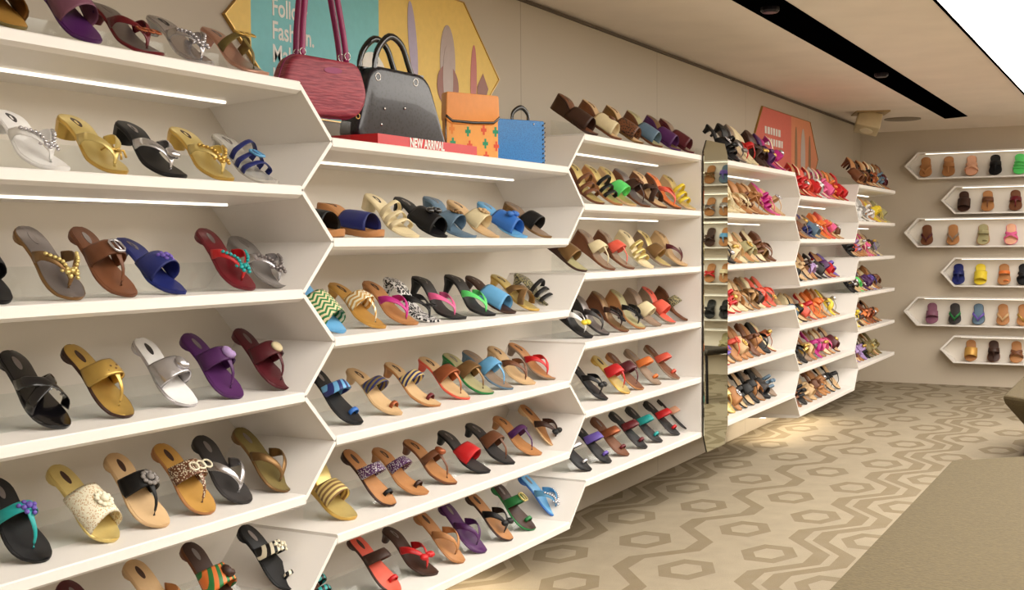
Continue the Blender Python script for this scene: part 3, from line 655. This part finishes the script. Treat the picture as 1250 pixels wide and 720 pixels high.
def make_shoe(kind, heel, solec, bedc, strapc, orn=None, ornc='gold', shape='round', side=1, detail=2, h=.9):
    sh = Shoe(heel, shape, side); root = empty('sandal', (0, 0, 0))
    SM, BM, TM = smat(solec), smat(bedc), smat(strapc)
    sole_mesh(sh).build('sole', SM, root, True, 45)
    # footbed: thin pad set in from the edge
    pad = sole_mesh(sh, bottom=lambda u: sh.zc(u)+sh.t-.0005, t=sh.t+.0018, s0=.012, s1=.985, scale=.90); pad.build('footbed', BM, root, True, 45)
    if detail > 1:
        q = MB(); rr = []
        for zz in (.0015, .0027):
            rr.append([sh.P(.18+.085*math.cos(i*math.pi/8), .22*math.sin(i*math.pi/8), zz) for i in range(16)])
        q.loft(rr); q.build('sock_label', smat('dark brown' if bedc in ('tan', 'gold', 'beige', 'mustard', 'pale gold', 'coral') else 'pewter' if bedc not in ('silver', 'white', 'cream', 'ivory') else 'dark grey'), root)
    # heel
    if heel in ('wedge', 'platform', 'lowwedge'):
        rings = []
        for u in [v for v in STA if v <= .67]:
            w = sh.wd(u)*.98; c = sh.cy(u); z1 = sh.zc(u)+.0005; x = u*L-L; k = .92
            rings.append([(x, c-w, z1), (x, c+w, z1), (x, c+w*k, 0), (x, c-w*k, 0)])
        MB().loft(rings).build('wedge_heel', SM, root, True, 40)
    else:
        f = {'flat': (.26, .96, .95), 'low': (.22, .90, .88), 'block': (.20, .78, .78), 'kitten': (.17, .50, .42), 'stiletto': (.17, .30, .26)}[heel]
        rings = []
        for tt in (0, .35, .7, 1.0):
            ease = tt**.55 if heel in ('kitten', 'stiletto') else tt
            kx = 1+(f[1]-1)*ease; ky = 1+(f[2]-1)*ease; r_ = []
            for i in range(14):
                a = 2*math.pi*i/14; ux = .5+.5*math.cos(a); u = .008+ux*f[0]
                uu = .008+(.5+(ux-.5)*kx)*f[0]-.02*tt*(heel == 'stiletto'); yy = sh.cy(.1)+math.copysign(1, math.sin(a))*min(abs(math.sin(a))**.8*sh.wd(.14), sh.wd(u))*ky
                r_.append((uu*L-L, yy, (sh.zc(u)+.001)*(1-tt)))
            rings.append(r_)
        MB().loft(rings).build('heel', SM, root, True, 40)
    # upper
    sn = 'strap'
    if kind == 'band':
        ribbon(sh, [(.55, -1.02, 0), (.575, -1.02, .027*h), (.59, -.55, .054*h), (.59, 0, .061*h), (.58, .55, .054*h), (.56, 1.02, .027*h), (.53, 1.02, 0)], [.072, .068, .062, .058, .060, .066, .070], n=16).build(sn, TM, root, True)
        top = (.60, 0, .062*h)
    elif kind == 'mule':
        ribbon(sh, [(.62, -1.02, 0), (.62, -1.0, .025*h), (.61, -.52, .050*h), (.61, 0, .057*h), (.61, .52, .050*h), (.61, 1.0, .025*h), (.60, 1.02, 0)], [.112, .106, .096, .092, .094, .106, .112], n=16).build('upper', TM, root, True)
        top = (.64, 0, .056*h)
    elif kind == 'thong':
        for v in (-1, 1):
            ribbon(sh, [(.83, 0, .002), (.79, v*.05, .026), (.69, v*.42, .048*h), (.55, v*.98, .040*h), (.43, v*1.02, .002)], [.008, .012, .018, .022, .028], n=14).build(sn, TM, root, True)
        top = (.765, 0, .034)
    elif kind in ('ttoe', 'side'):
        wd_ = .028 if kind == 'ttoe' else .050
        ribbon(sh, [(.45, -1.02, 0), (.49, -1.02, .028*h), (.52, -.55, .058*h), (.53, 0, .065*h), (.52, .55, .058*h), (.49, 1.02, .028*h), (.45, 1.02, 0)], wd_, n=16).build(sn, TM, root, True)
        ribbon(sh, [(.53, 0, .065*h), (.65, .03, .056*h), (.76, .03, .034), (.83, 0, .002)], [.020 if kind == 'ttoe' else .034, .014, .010, .006], n=8).build('centre_strap', TM, root, True)
        top = (.55, 0, .066*h)
    elif kind == 'ring':
        ribbon(sh, [(.42, -1.02, 0), (.46, -1.02, .028*h), (.50, -.55, .058*h), (.51, 0, .066*h), (.50, .55, .058*h), (.46, 1.02, .028*h), (.42, 1.02, 0)], .036, n=16).build(sn, TM, root, True)
        ribbon(sh, [(.80, .0, .001), (.80, .02, .014), (.80, .34, .022), (.80, .66, .014), (.80, .72, .001)], .014, n=10).build('toe_ring', smat(ornc) if orn == 'toe' else TM, root, True)
        top = (.52, 0, .066*h)
    elif kind == 'cross':
        for v in (-1, 1):
            ribbon(sh, [(.74, v*1.02, 0), (.70, v*.95, .028*h), (.61, v*.1, .056*h), (.51, -v*.95, .038*h), (.43, -v*1.02, .0)], .028, n=14).build(sn, TM, root, True)
        top = (.64, 0, .048*h)
    elif kind == 'multi':
        for u in (.48, .60, .72):
            hh = .066-(u-.48)*.11
            ribbon(sh, [(u-.02, -1.02, 0), (u, -.98, hh*.5*h), (u+.015, 0, hh*h), (u, .98, hh*.5*h), (u-.02, 1.02, 0)], .018, n=14).build(sn, TM, root, True)
        top = (.64, 0, .048*h)
    elif kind == 'bowtop':
        for u in (.52, .68):
            hh = .062-(u-.52)*.1
            ribbon(sh, [(u-.02, -1.02, 0), (u, -.98, hh*.5*h), (u+.015, 0, hh*h), (u, .98, hh*.5*h), (u-.02, 1.02, 0)], .026, n=14).build(sn, TM, root, True)
        top = (.66, 0, .046*h)
    if orn and orn != 'toe':
        if orn == 'studs': top = (top[0], 0, top[2])
        ornament(sh, orn, top[0], top[1], top[2], root, smat(ornc), TM)
        if detail > 1 and orn in ('jewels', 'pearls') and kind == 'thong':
            q = MB()
            for v in (-1, 1):
                for P_ in catmull([sh.P(.79, v*.05, .028), sh.P(.69, v*.42, .051), sh.P(.55, v*.99, .043)], 8)[1:]: q.ball(P_, .0055, (1, 1, .8), 6, 4)
            q.build('strap_beads', smat(ornc), root, True)
    return root, sh
def place(root, sh, X, Y, Z, tilt, yaw=0., base=R(-90)):
    root.rotation_euler = (0, tilt, base+yaw)
    ct, st = math.cos(tilt), math.sin(tilt); lo = 9
    for u in STA:
        for z in (sh.zc(u),):
            x = u*L-L; lo = min(lo, -x*st*1.0+z*ct)
    # rotation about y lifts the heel end: z' = -x sin + z cos
    root.location = (X, Y, Z-lo)
USED = set()
GROUPS = {}
def shoe(b, row, n, X, spec, Ytoe=None, tilt=None, yaw=0., detail=2, far=False):
    kind, heel, solec, bedc, strapc = spec[:5]; orn = spec[5] if len(spec) > 5 else None; ornc = spec[6] if len(spec) > 6 else 'gold'
    shape = 'point' if heel in ('kitten', 'stiletto', 'block') and (n % 2) else ('point' if 'point' in spec[7:] else 'round')
    root, sh = make_shoe(kind, heel, solec, bedc, strapc, orn, ornc, shape, 1 if n % 2 else -1, detail)
    Ytoe = toe_y(b, row)
    if tilt is None: tilt = {'flat': 41, 'low': 41, 'kitten': 27, 'block': 28, 'stiletto': 19, 'wedge': 31, 'lowwedge': 33, 'platform': 8}[heel]
    place(root, sh, X, Ytoe, zk(BAYS[b][0][row])+.0125, R(tilt), yaw)
    w = [strapc, HEELN[heel], KINDN[kind]]
    if orn and orn != 'toe': w += ['with', ornc, {'rings': 'rings', 'tassel': 'tassels'}.get(orn, orn)]
    tail = f', {NTH[n]} from left, {ORD[row]} shelf, {BN[b]}'
    lab = ' '.join(w)+tail
    if len((' '.join(w)+tail).replace('-', ' ').split()) > 16: lab = ' '.join([w[0]]+w[2:])+tail
    tag(root, lab, 'shoe', f'shoes on the {ORD[row]} shelf of the {BN[b]}')
    return root
def toe_y(b, row):
    k = BAYS[b][0][row]; return YF+(.012 if k < 1.2 else .04 if k < 1.8 else .072)
def X_at(px, b, row):
    """toe position along the shelf for a shoe seen with its toe at column px"""
    z = zk(BAYS[b][0][row])+.012; d0 = (z-H0); YT = toe_y(b, row)
    # ray with given column meets the plane y = YT at height z
    n = RT2-FWD*((px-625)/FPX)
    return -(n.y*YT+n.z*d0)/n.x
BAY1 = [
 [(22, 'mule', 'low', 'olive', 'mustard', 'bronze', 'flower', 'bronze'), (112, 'band', 'flat', 'purple', 'purple', 'mauve', 'studs', 'purple'), (194, 'thong', 'kitten', 'burgundy', 'pewter', 'burgundy', 'rings', 'copper'), (256, 'thong', 'kitten', 'silver', 'silver', 'silver', 'jewels', 'silver'), (323, 'ttoe', 'kitten', 'rose gold', 'rose gold', 'olive', 'rings', 'gold')],
 [(77, 'thong', 'kitten', 'white', 'white', 'white', 'pearls', 'silver'), (150, 'thong', 'block', 'gold', 'pale gold', 'pale gold', 'tassel', 'gold'), (222, 'thong', 'block', 'black', 'black', 'silver', 'knot', 'silver'), (281, 'thong', 'block', 'gold', 'pale gold', 'pale gold', 'jewels', 'gold'), (335, 'multi', 'kitten', 'clear', 'clear', 'navy', 'buckle', 'sky blue')],
 [(3, 'band', 'low', 'black', 'black', 'black'), (91, 'thong', 'low', 'bronze', 'pewter', 'bronze', 'jewels', 'pale gold'), (159, 'side', 'low', 'brown', 'brown', 'brown', 'buckle', 'silver'), (223, 'band', 'kitten', 'navy', 'navy', 'navy', 'jewels', 'violet'), (305, 'thong', 'low', 'burgundy', 'burgundy', 'red', 'jewels', 'teal'), (350, 'thong', 'block', 'grey', 'grey', 'silver', 'jewels', 'pewter')],
 [(77, 'cross', 'low', 'black patent', 'black patent', 'black patent', 'studs', 'silver'), (154, 'side', 'low', 'dark brown', 'gold', 'gold', 'studs', 'bronze'), (234, 'band', 'low', 'silver', 'white', 'silver', 'knot', 'silver'), (289, 'side', 'low', 'purple', 'purple', 'purple', 'knot', 'lilac'), (353, 'side', 'low', 'maroon', 'maroon', 'maroon', 'disc', 'cream')],
 [(52, 'ttoe', 'low', 'black', 'black', 'teal', 'jewels', 'violet'), (136, 'mule', 'low', 'pale gold', 'pale gold', 'lace', 'flower', 'ivory'), (199, 'side', 'low', 'beige', 'beige', 'black', 'flower', 'grey'), (254, 'side', 'low', 'tan', 'mustard', 'beaded', 'rings', 'ivory'), (301, 'thong', 'low', 'dark grey', 'dark grey', 'silver'), (349, 'thong', 'low', 'bronze', 'olive', 'bronze')],
 [(146, 'ttoe', 'low', 'maroon', 'maroon', 'maroon'), (220, 'thong', 'low', 'beige', 'beige', 'tan'), (290, 'band', 'low', 'brown', 'dark brown', 'rainbow striped', 'knot', 'dark brown'), (357, 'ring', 'low', 'black', 'black', 'white beaded', 'pearls', 'ivory')],
]
BAY2 = [[],
 [(418, 'mule', 'platform', 'tan', 'tan', 'black'), (466, 'mule', 'platform', 'tan', 'tan', 'navy', None), (508, 'multi', 'block', 'cream', 'cream', 'cream'), (543, 'mule', 'kitten', 'black', 'black', 'black', 'bow', 'black patent'), (579, 'band', 'stiletto', 'slate blue', 'slate blue', 'slate blue', 'flower', 'bronze'), (607, 'band', 'kitten', 'beige', 'beige', 'cream', 'flower', 'beige'), (641, 'mule', 'kitten', 'sky blue', 'sky blue', 'blue', 'bow', 'blue'), (671, 'band', 'block', 'bronze', 'taupe', 'black')],
 [(417, 'mule', 'low', 'sky blue', 'sky blue', 'green chevron'), (468, 'side', 'kitten', 'mustard', 'mustard', 'gold chevron'), (507, 'thong', 'kitten', 'tan', 'tan', 'magenta'), (535, 'thong', 'stiletto', 'zebra', 'zebra', 'black', 'rings', 'black'), (567, 'thong', 'stiletto', 'black', 'dark grey', 'pink'), (603, 'thong', 'stiletto', 'black', 'dark grey', 'lime green'), (627, 'mule', 'kitten', 'dark brown', 'dark brown', 'sky blue'), (656, 'cross', 'kitten', 'gold', 'pale gold', 'bronze'), (684, 'multi', 'kitten', 'snakeskin', 'snakeskin', 'black')],
 [(438, 'ring', 'low', 'black', 'black', 'blue striped', 'toe', 'blue'), (488, 'ring', 'kitten', 'beige', 'beige', 'olive striped', 'toe', 'copper'), (535, 'ring', 'kitten', 'tan', 'beige', 'navy striped', 'toe', 'burgundy'), (571, 'side', 'kitten', 'coral', 'beige', 'copper'), (600, 'side', 'kitten', 'green', 'khaki', 'bronze'), (624, 'side', 'kitten', 'slate blue', 'taupe', 'sky blue'), (651, 'thong', 'kitten', 'beige', 'beige', 'brown'), (676, 'thong', 'kitten', 'taupe', 'tan', 'red')],
 [(431, 'band', 'wedge', 'gold', 'pale gold', 'woven gold'), (478, 'ring', 'low', 'dark brown', 'tan', 'purple beaded', 'toe', 'black'), (520, 'ring', 'kitten', 'tan', 'tan', 'purple beaded', 'toe', 'dark brown'), (555, 'ttoe', 'kitten', 'brown', 'tan', 'brown', 'knot', 'copper'), (596, 'band', 'kitten', 'black', 'dark grey', 'red'), (626, 'side', 'kitten', 'black', 'dark grey', 'brown'), (659, 'ttoe', 'kitten', 'tan', 'tan', 'purple'), (683, 'thong', 'low', 'beige', 'tan', 'dark brown', 'bow', 'black')],
 [(412, 'multi', 'low', 'dark brown', 'brown', 'teal striped'), (484, 'ring', 'low', 'dark brown', 'coral', 'dark brown', 'toe', 'red'), (532, 'thong', 'kitten', 'dark brown', 'dark brown', 'red', 'bow', 'red'), (563, 'thong', 'low', 'tan', 'tan', 'tan'), (590, 'thong', 'low', 'purple', 'purple', 'purple'), (622, 'thong', 'low', 'dark brown', 'tan', 'black', 'bow', 'black'), (650, 'ring', 'low', 'green', 'dark brown', 'green', 'buckle', 'pale gold'), (683, 'thong', 'low', 'blue', 'sky blue', 'sky blue', 'jewels', 'silver')],
]
BAY3 = [
 [(727, 'mule', 'wedge', 'dark brown', 'brown', 'dark brown'), (756, 'mule', 'wedge', 'brown', 'beige', 'cream', 'disc', 'brown'), (783, 'mule', 'wedge', 'bronze', 'beige', 'leopard'), (806, 'mule', 'wedge', 'brown', 'khaki', 'slate blue'), (829, 'mule', 'wedge', 'purple', 'bronze', 'purple'), (845, 'mule', 'wedge', 'maroon', 'taupe', 'maroon')],
 [(735, 'multi', 'wedge', 'brown', 'pale gold', 'brown'), (757, 'multi', 'wedge', 'tan', 'pale gold', 'black'), (774, 'band', 'wedge', 'beige', 'pale gold', 'lime green'), (791, 'side', 'wedge', 'brown', 'pewter', 'dark brown', 'flower', 'brown'), (812, 'cross', 'wedge', 'brown', 'beige', 'dark brown'), (829, 'thong', 'wedge', 'brown', 'orange', 'coral'), (847, 'multi', 'wedge', 'beige', 'pale gold', 'yellow', None)],
 [(714, 'band', 'wedge', 'dark brown', 'khaki', 'bronze'), (748, 'side', 'wedge', 'brown', 'taupe', 'cream'), (772, 'side', 'wedge', 'brown', 'taupe', 'coral'), (795, 'multi', 'wedge', 'cream', 'cream', 'pale gold'), (817, 'band', 'wedge', 'taupe', 'pale gold', 'bronze'), (837, 'thong', 'wedge', 'beige', 'beige', 'maroon')],
 [(721, 'thong', 'wedge', 'black', 'black', 'white', 'bow', 'yellow'), (741, 'thong', 'wedge', 'dark grey', 'pewter', 'dark grey'), (765, 'thong', 'wedge', 'brown', 'bronze', 'dark brown', 'jewels', 'black'), (785, 'thong', 'wedge', 'tan', 'khaki', 'black', 'jewels', 'black'), (805, 'band', 'wedge', 'taupe', 'taupe', 'cream'), (822, 'band', 'wedge', 'taupe', 'coral', 'coral'), (842, 'side', 'wedge', 'brown', 'brown', 'snakeskin')],
 [(739, 'thong', 'low', 'black', 'black', 'black', 'bow', 'black'), (766, 'side', 'low', 'gold', 'pale gold', 'red'), (783, 'side', 'low', 'tan', 'brown', 'maroon'), (804, 'ring', 'low', 'taupe', 'taupe', 'orange'), (827, 'ring', 'low', 'taupe', 'brown', 'coral'), (847, 'ring', 'low', 'dark brown', 'dark grey', 'olive', 'bow', 'dark grey')],
 [(719, 'ring', 'flat', 'black', 'black', 'silver', 'toe', 'silver'), (743, 'ring', 'flat', 'black', 'black', 'violet', 'toe', 'violet'), (765, 'ring', 'flat', 'brown', 'brown', 'copper', 'toe', 'burgundy'), (787, 'ring', 'flat', 'dark grey', 'black', 'burgundy', 'toe', 'burgundy'), (806, 'ring', 'flat', 'dark grey', 'black', 'teal', 'toe', 'teal'), (827, 'ring', 'flat', 'dark grey', 'black', 'red', 'toe', 'red'), (843, 'ring', 'flat', 'dark grey', 'black', 'peach', 'toe', 'peach')],
]
for b, data in ((1, BAY1), (2, BAY2), (3, BAY3)):
    for row, lst in enumerate(data):
        for n, t in enumerate(lst):
            shoe(b, row, n, X_at(t[0], b, row), t[1:], yaw=R(random.uniform(-4, 4)), tilt=34 if (b == 3 and t[2] == 'wedge') else None)
# distant bays: shoes stand closer together, each still its own pair-half with sole, heel and straps
B4 = [['black', 'pewter', 'red', 'red', 'dark brown', 'purple', 'magenta', 'magenta'], ['cream', 'beige', 'cream', 'brown', 'tan', 'magenta', 'pink', 'beige'],
      ['orange', 'black', 'cream', 'beige', 'khaki', 'brown', 'bronze', 'brown'], ['pink', 'red', 'red', 'tan', 'bronze', 'dark brown', 'coral', 'coral'],
      ['red', 'violet', 'coral', 'beige', 'brown', 'tan', 'black', 'copper'], ['gold', 'pale gold', 'tan', 'black', 'black', 'tan', 'dark grey', 'slate blue']]
B5 = [['red', 'coral', 'red', 'white', 'pink', 'orange', 'red', 'red'], ['brown', 'taupe', 'navy', 'slate blue', 'orange', 'coral', 'pink', 'brown'],
      ['black', 'beige', 'dark brown', 'lilac', 'dark grey', 'purple', 'red', 'violet'], ['slate blue', 'black', 'coral', 'red', 'orange', 'bronze', 'yellow', 'olive'],
      ['black', 'black', 'gold', 'beige', 'magenta', 'pink', 'pink', 'maroon'], ['brown', 'black', 'beige', 'brown', 'tan', 'black', 'black']]
B6 = [['brown', 'dark brown', 'brown', 'black', 'copper', 'slate blue', 'slate blue', 'maroon'], ['white', 'grey', 'white', 'white', 'yellow', 'yellow', 'khaki'],
      ['black', 'coral', 'lilac', 'cream', 'pink', 'dark brown', 'violet', 'grey'], ['black', 'dark brown', 'lime green', 'olive', 'purple', 'violet', 'navy', 'brown'],
      ['yellow', 'yellow', 'dark brown', 'orange', 'copper', 'dark brown', 'tan'], ['maroon', 'lilac', 'lilac', 'black', 'olive', 'khaki', 'olive']]
BEDS = ['tan', 'beige', 'taupe', 'brown', 'pewter', 'black']
rnd = random.Random(11)
for b, data in ((4, B4), (5, B5), (6, B6)):
    ks, x0, x1 = BAYS[b]
    for row, lst in enumerate(data):
        lst = [lst[int(i*len(lst)/10)] for i in range(10)]
        for n, c in enumerate(lst):
            a, z_ = x0+.05, x1-.12
            X = a+(z_-a)*(n+.5)/len(lst)+rnd.uniform(-.012, .012)
            heels = ['stiletto', 'kitten', 'wedge'] if row <= 1 else (['kitten', 'low', 'wedge'] if row < 4 else ['low', 'flat', 'kitten'])
            kd = rnd.choice(['thong', 'cross', 'multi', 'side', 'ttoe', 'bowtop', 'mule', 'band']); hl = rnd.choice(heels)
            if b == 5 and row == 0 or b == 6 and row == 0: kd = rnd.choice(['bowtop', 'multi', 'mule', 'cross']); hl = 'stiletto'
            orn = rnd.choice([None, None, 'jewels', 'bow', 'flower', 'knot']); oc = rnd.choice(['gold', 'silver', c, c]) if c not in PATS else 'gold'
            bed = rnd.choice([c, c, 'beige', 'cream', 'tan', 'taupe']) if c not in ('black', 'dark grey') else rnd.choice(['black', 'dark grey', 'beige'])
            solec = rnd.choice([c, c, bed, 'tan']) if c != 'black' else 'black'
            shoe(b, row, n, X, (kd, hl, solec, bed, c, orn, oc), yaw=R(rnd.uniform(-9, 9)), detail=1, tilt={'stiletto': 30, 'kitten': 36, 'wedge': 36, 'low': 46, 'flat': 46}[hl]+rnd.uniform(-3, 3)+(12 if row == 0 else 3))
# black high heel leaning over the mirror top: on the far end of the wedge shelf
# ------------------------------------------------------------------ shoes in the back-wall niches
NI = [
 [(1128, 'thong', 'tan'), (1156, 'side', 'tan'), (1184, 'cross', 'peach'), (1213, 'side', 'black'), (1243, 'multi', 'lime green')],
 [(1175, 'mule', 'dark brown'), (1204, 'side', 'brown'), (1238, 'side', 'burgundy')],
 [(1130, 'thong', 'maroon'), (1162, 'thong', 'taupe'), (1199, 'ring', 'khaki'), (1233, 'cross', 'pink')],
 [(1169, 'side', 'navy'), (1196, 'mule', 'yellow'), (1225, 'ring', 'orange'), (1249, 'cross', 'black')],
 [(1137, 'band', 'mauve'), (1165, 'thong', 'green'), (1194, 'thong', 'violet'), (1224, 'thong', 'beige'), (1249, 'thong', 'gold')],
 [(1185, 'mule', 'mustard'), (1213, 'side', 'dark brown'), (1241, 'cross', 'brown')],
]
MIRR = [['bronze', 'violet'], ['pewter', 'silver'], ['dark brown', 'sky blue'], ['red', 'cream'], ['black', 'black'], ['khaki']]
NROW = ['top', 'second', 'third', 'fourth', 'fifth', 'lowest']
BX = BACKX-.085
def niche_shoe(row, y, kind, c, label):
    z = NICHE[row][0]
    root, sh = make_shoe(kind, 'flat', {'black': 'black', 'navy': 'navy', 'lime green': 'lime green', 'yellow': 'yellow', 'pink': 'pink', 'mauve': 'mauve', 'green': 'black', 'violet': 'dark grey'}.get(c, 'brown' if c in ('maroon', 'dark brown', 'burgundy') else 'tan'),
        {'black': 'black', 'navy': 'navy', 'lime green': 'lime green', 'yellow': 'yellow', 'pink': 'peach', 'mauve': 'mauve', 'green': 'dark grey', 'violet': 'slate blue', 'khaki': 'khaki', 'peach': 'peach', 'maroon': 'brown', 'burgundy': 'brown'}.get(c, 'tan' if c != 'dark brown' else 'dark brown'), c, None, 'gold', 'round', 1, 1)
    root.scale = (.88, 1.15, 1.0)
    root.rotation_euler = (0, R(62), R(180)); root.location = (NX+.028, y, z+.001)
    tag(root, label, 'shoe', f'shoes in the {NROW[row]} back-wall niche')
    return root
for row, lst in enumerate(NI):
    for n, (px, kd, c) in enumerate(lst):
        d = FWD+RT2*((px-625)/FPX)-UP2*((300-360)/FPX); y = d.y*(NX+.03)/d.x
        niche_shoe(row, y, kd, c, f'{c} {KINDN[kd]}, {NTH[n]} from left in the {NROW[row]} niche on the back wall')
for row, lst in enumerate(MIRR):
    for n, c in enumerate(lst):
        dd = FWD+RT2*(((866, 884)[n if len(lst) > 1 else 1]-625)/FPX)-UP2*((300-360)/FPX); ty = dd.y/dd.x
        niche_shoe(row, 2*(YF-.014)-(NX+.03)*ty, ('cross', 'side')[n % 2], c, f'{c} {KINDN[("cross", "side")[n % 2]]}, seen in the mirror, {("left", "right")[n] if len(lst) > 1 else "alone"} in the {NROW[row]} niche')
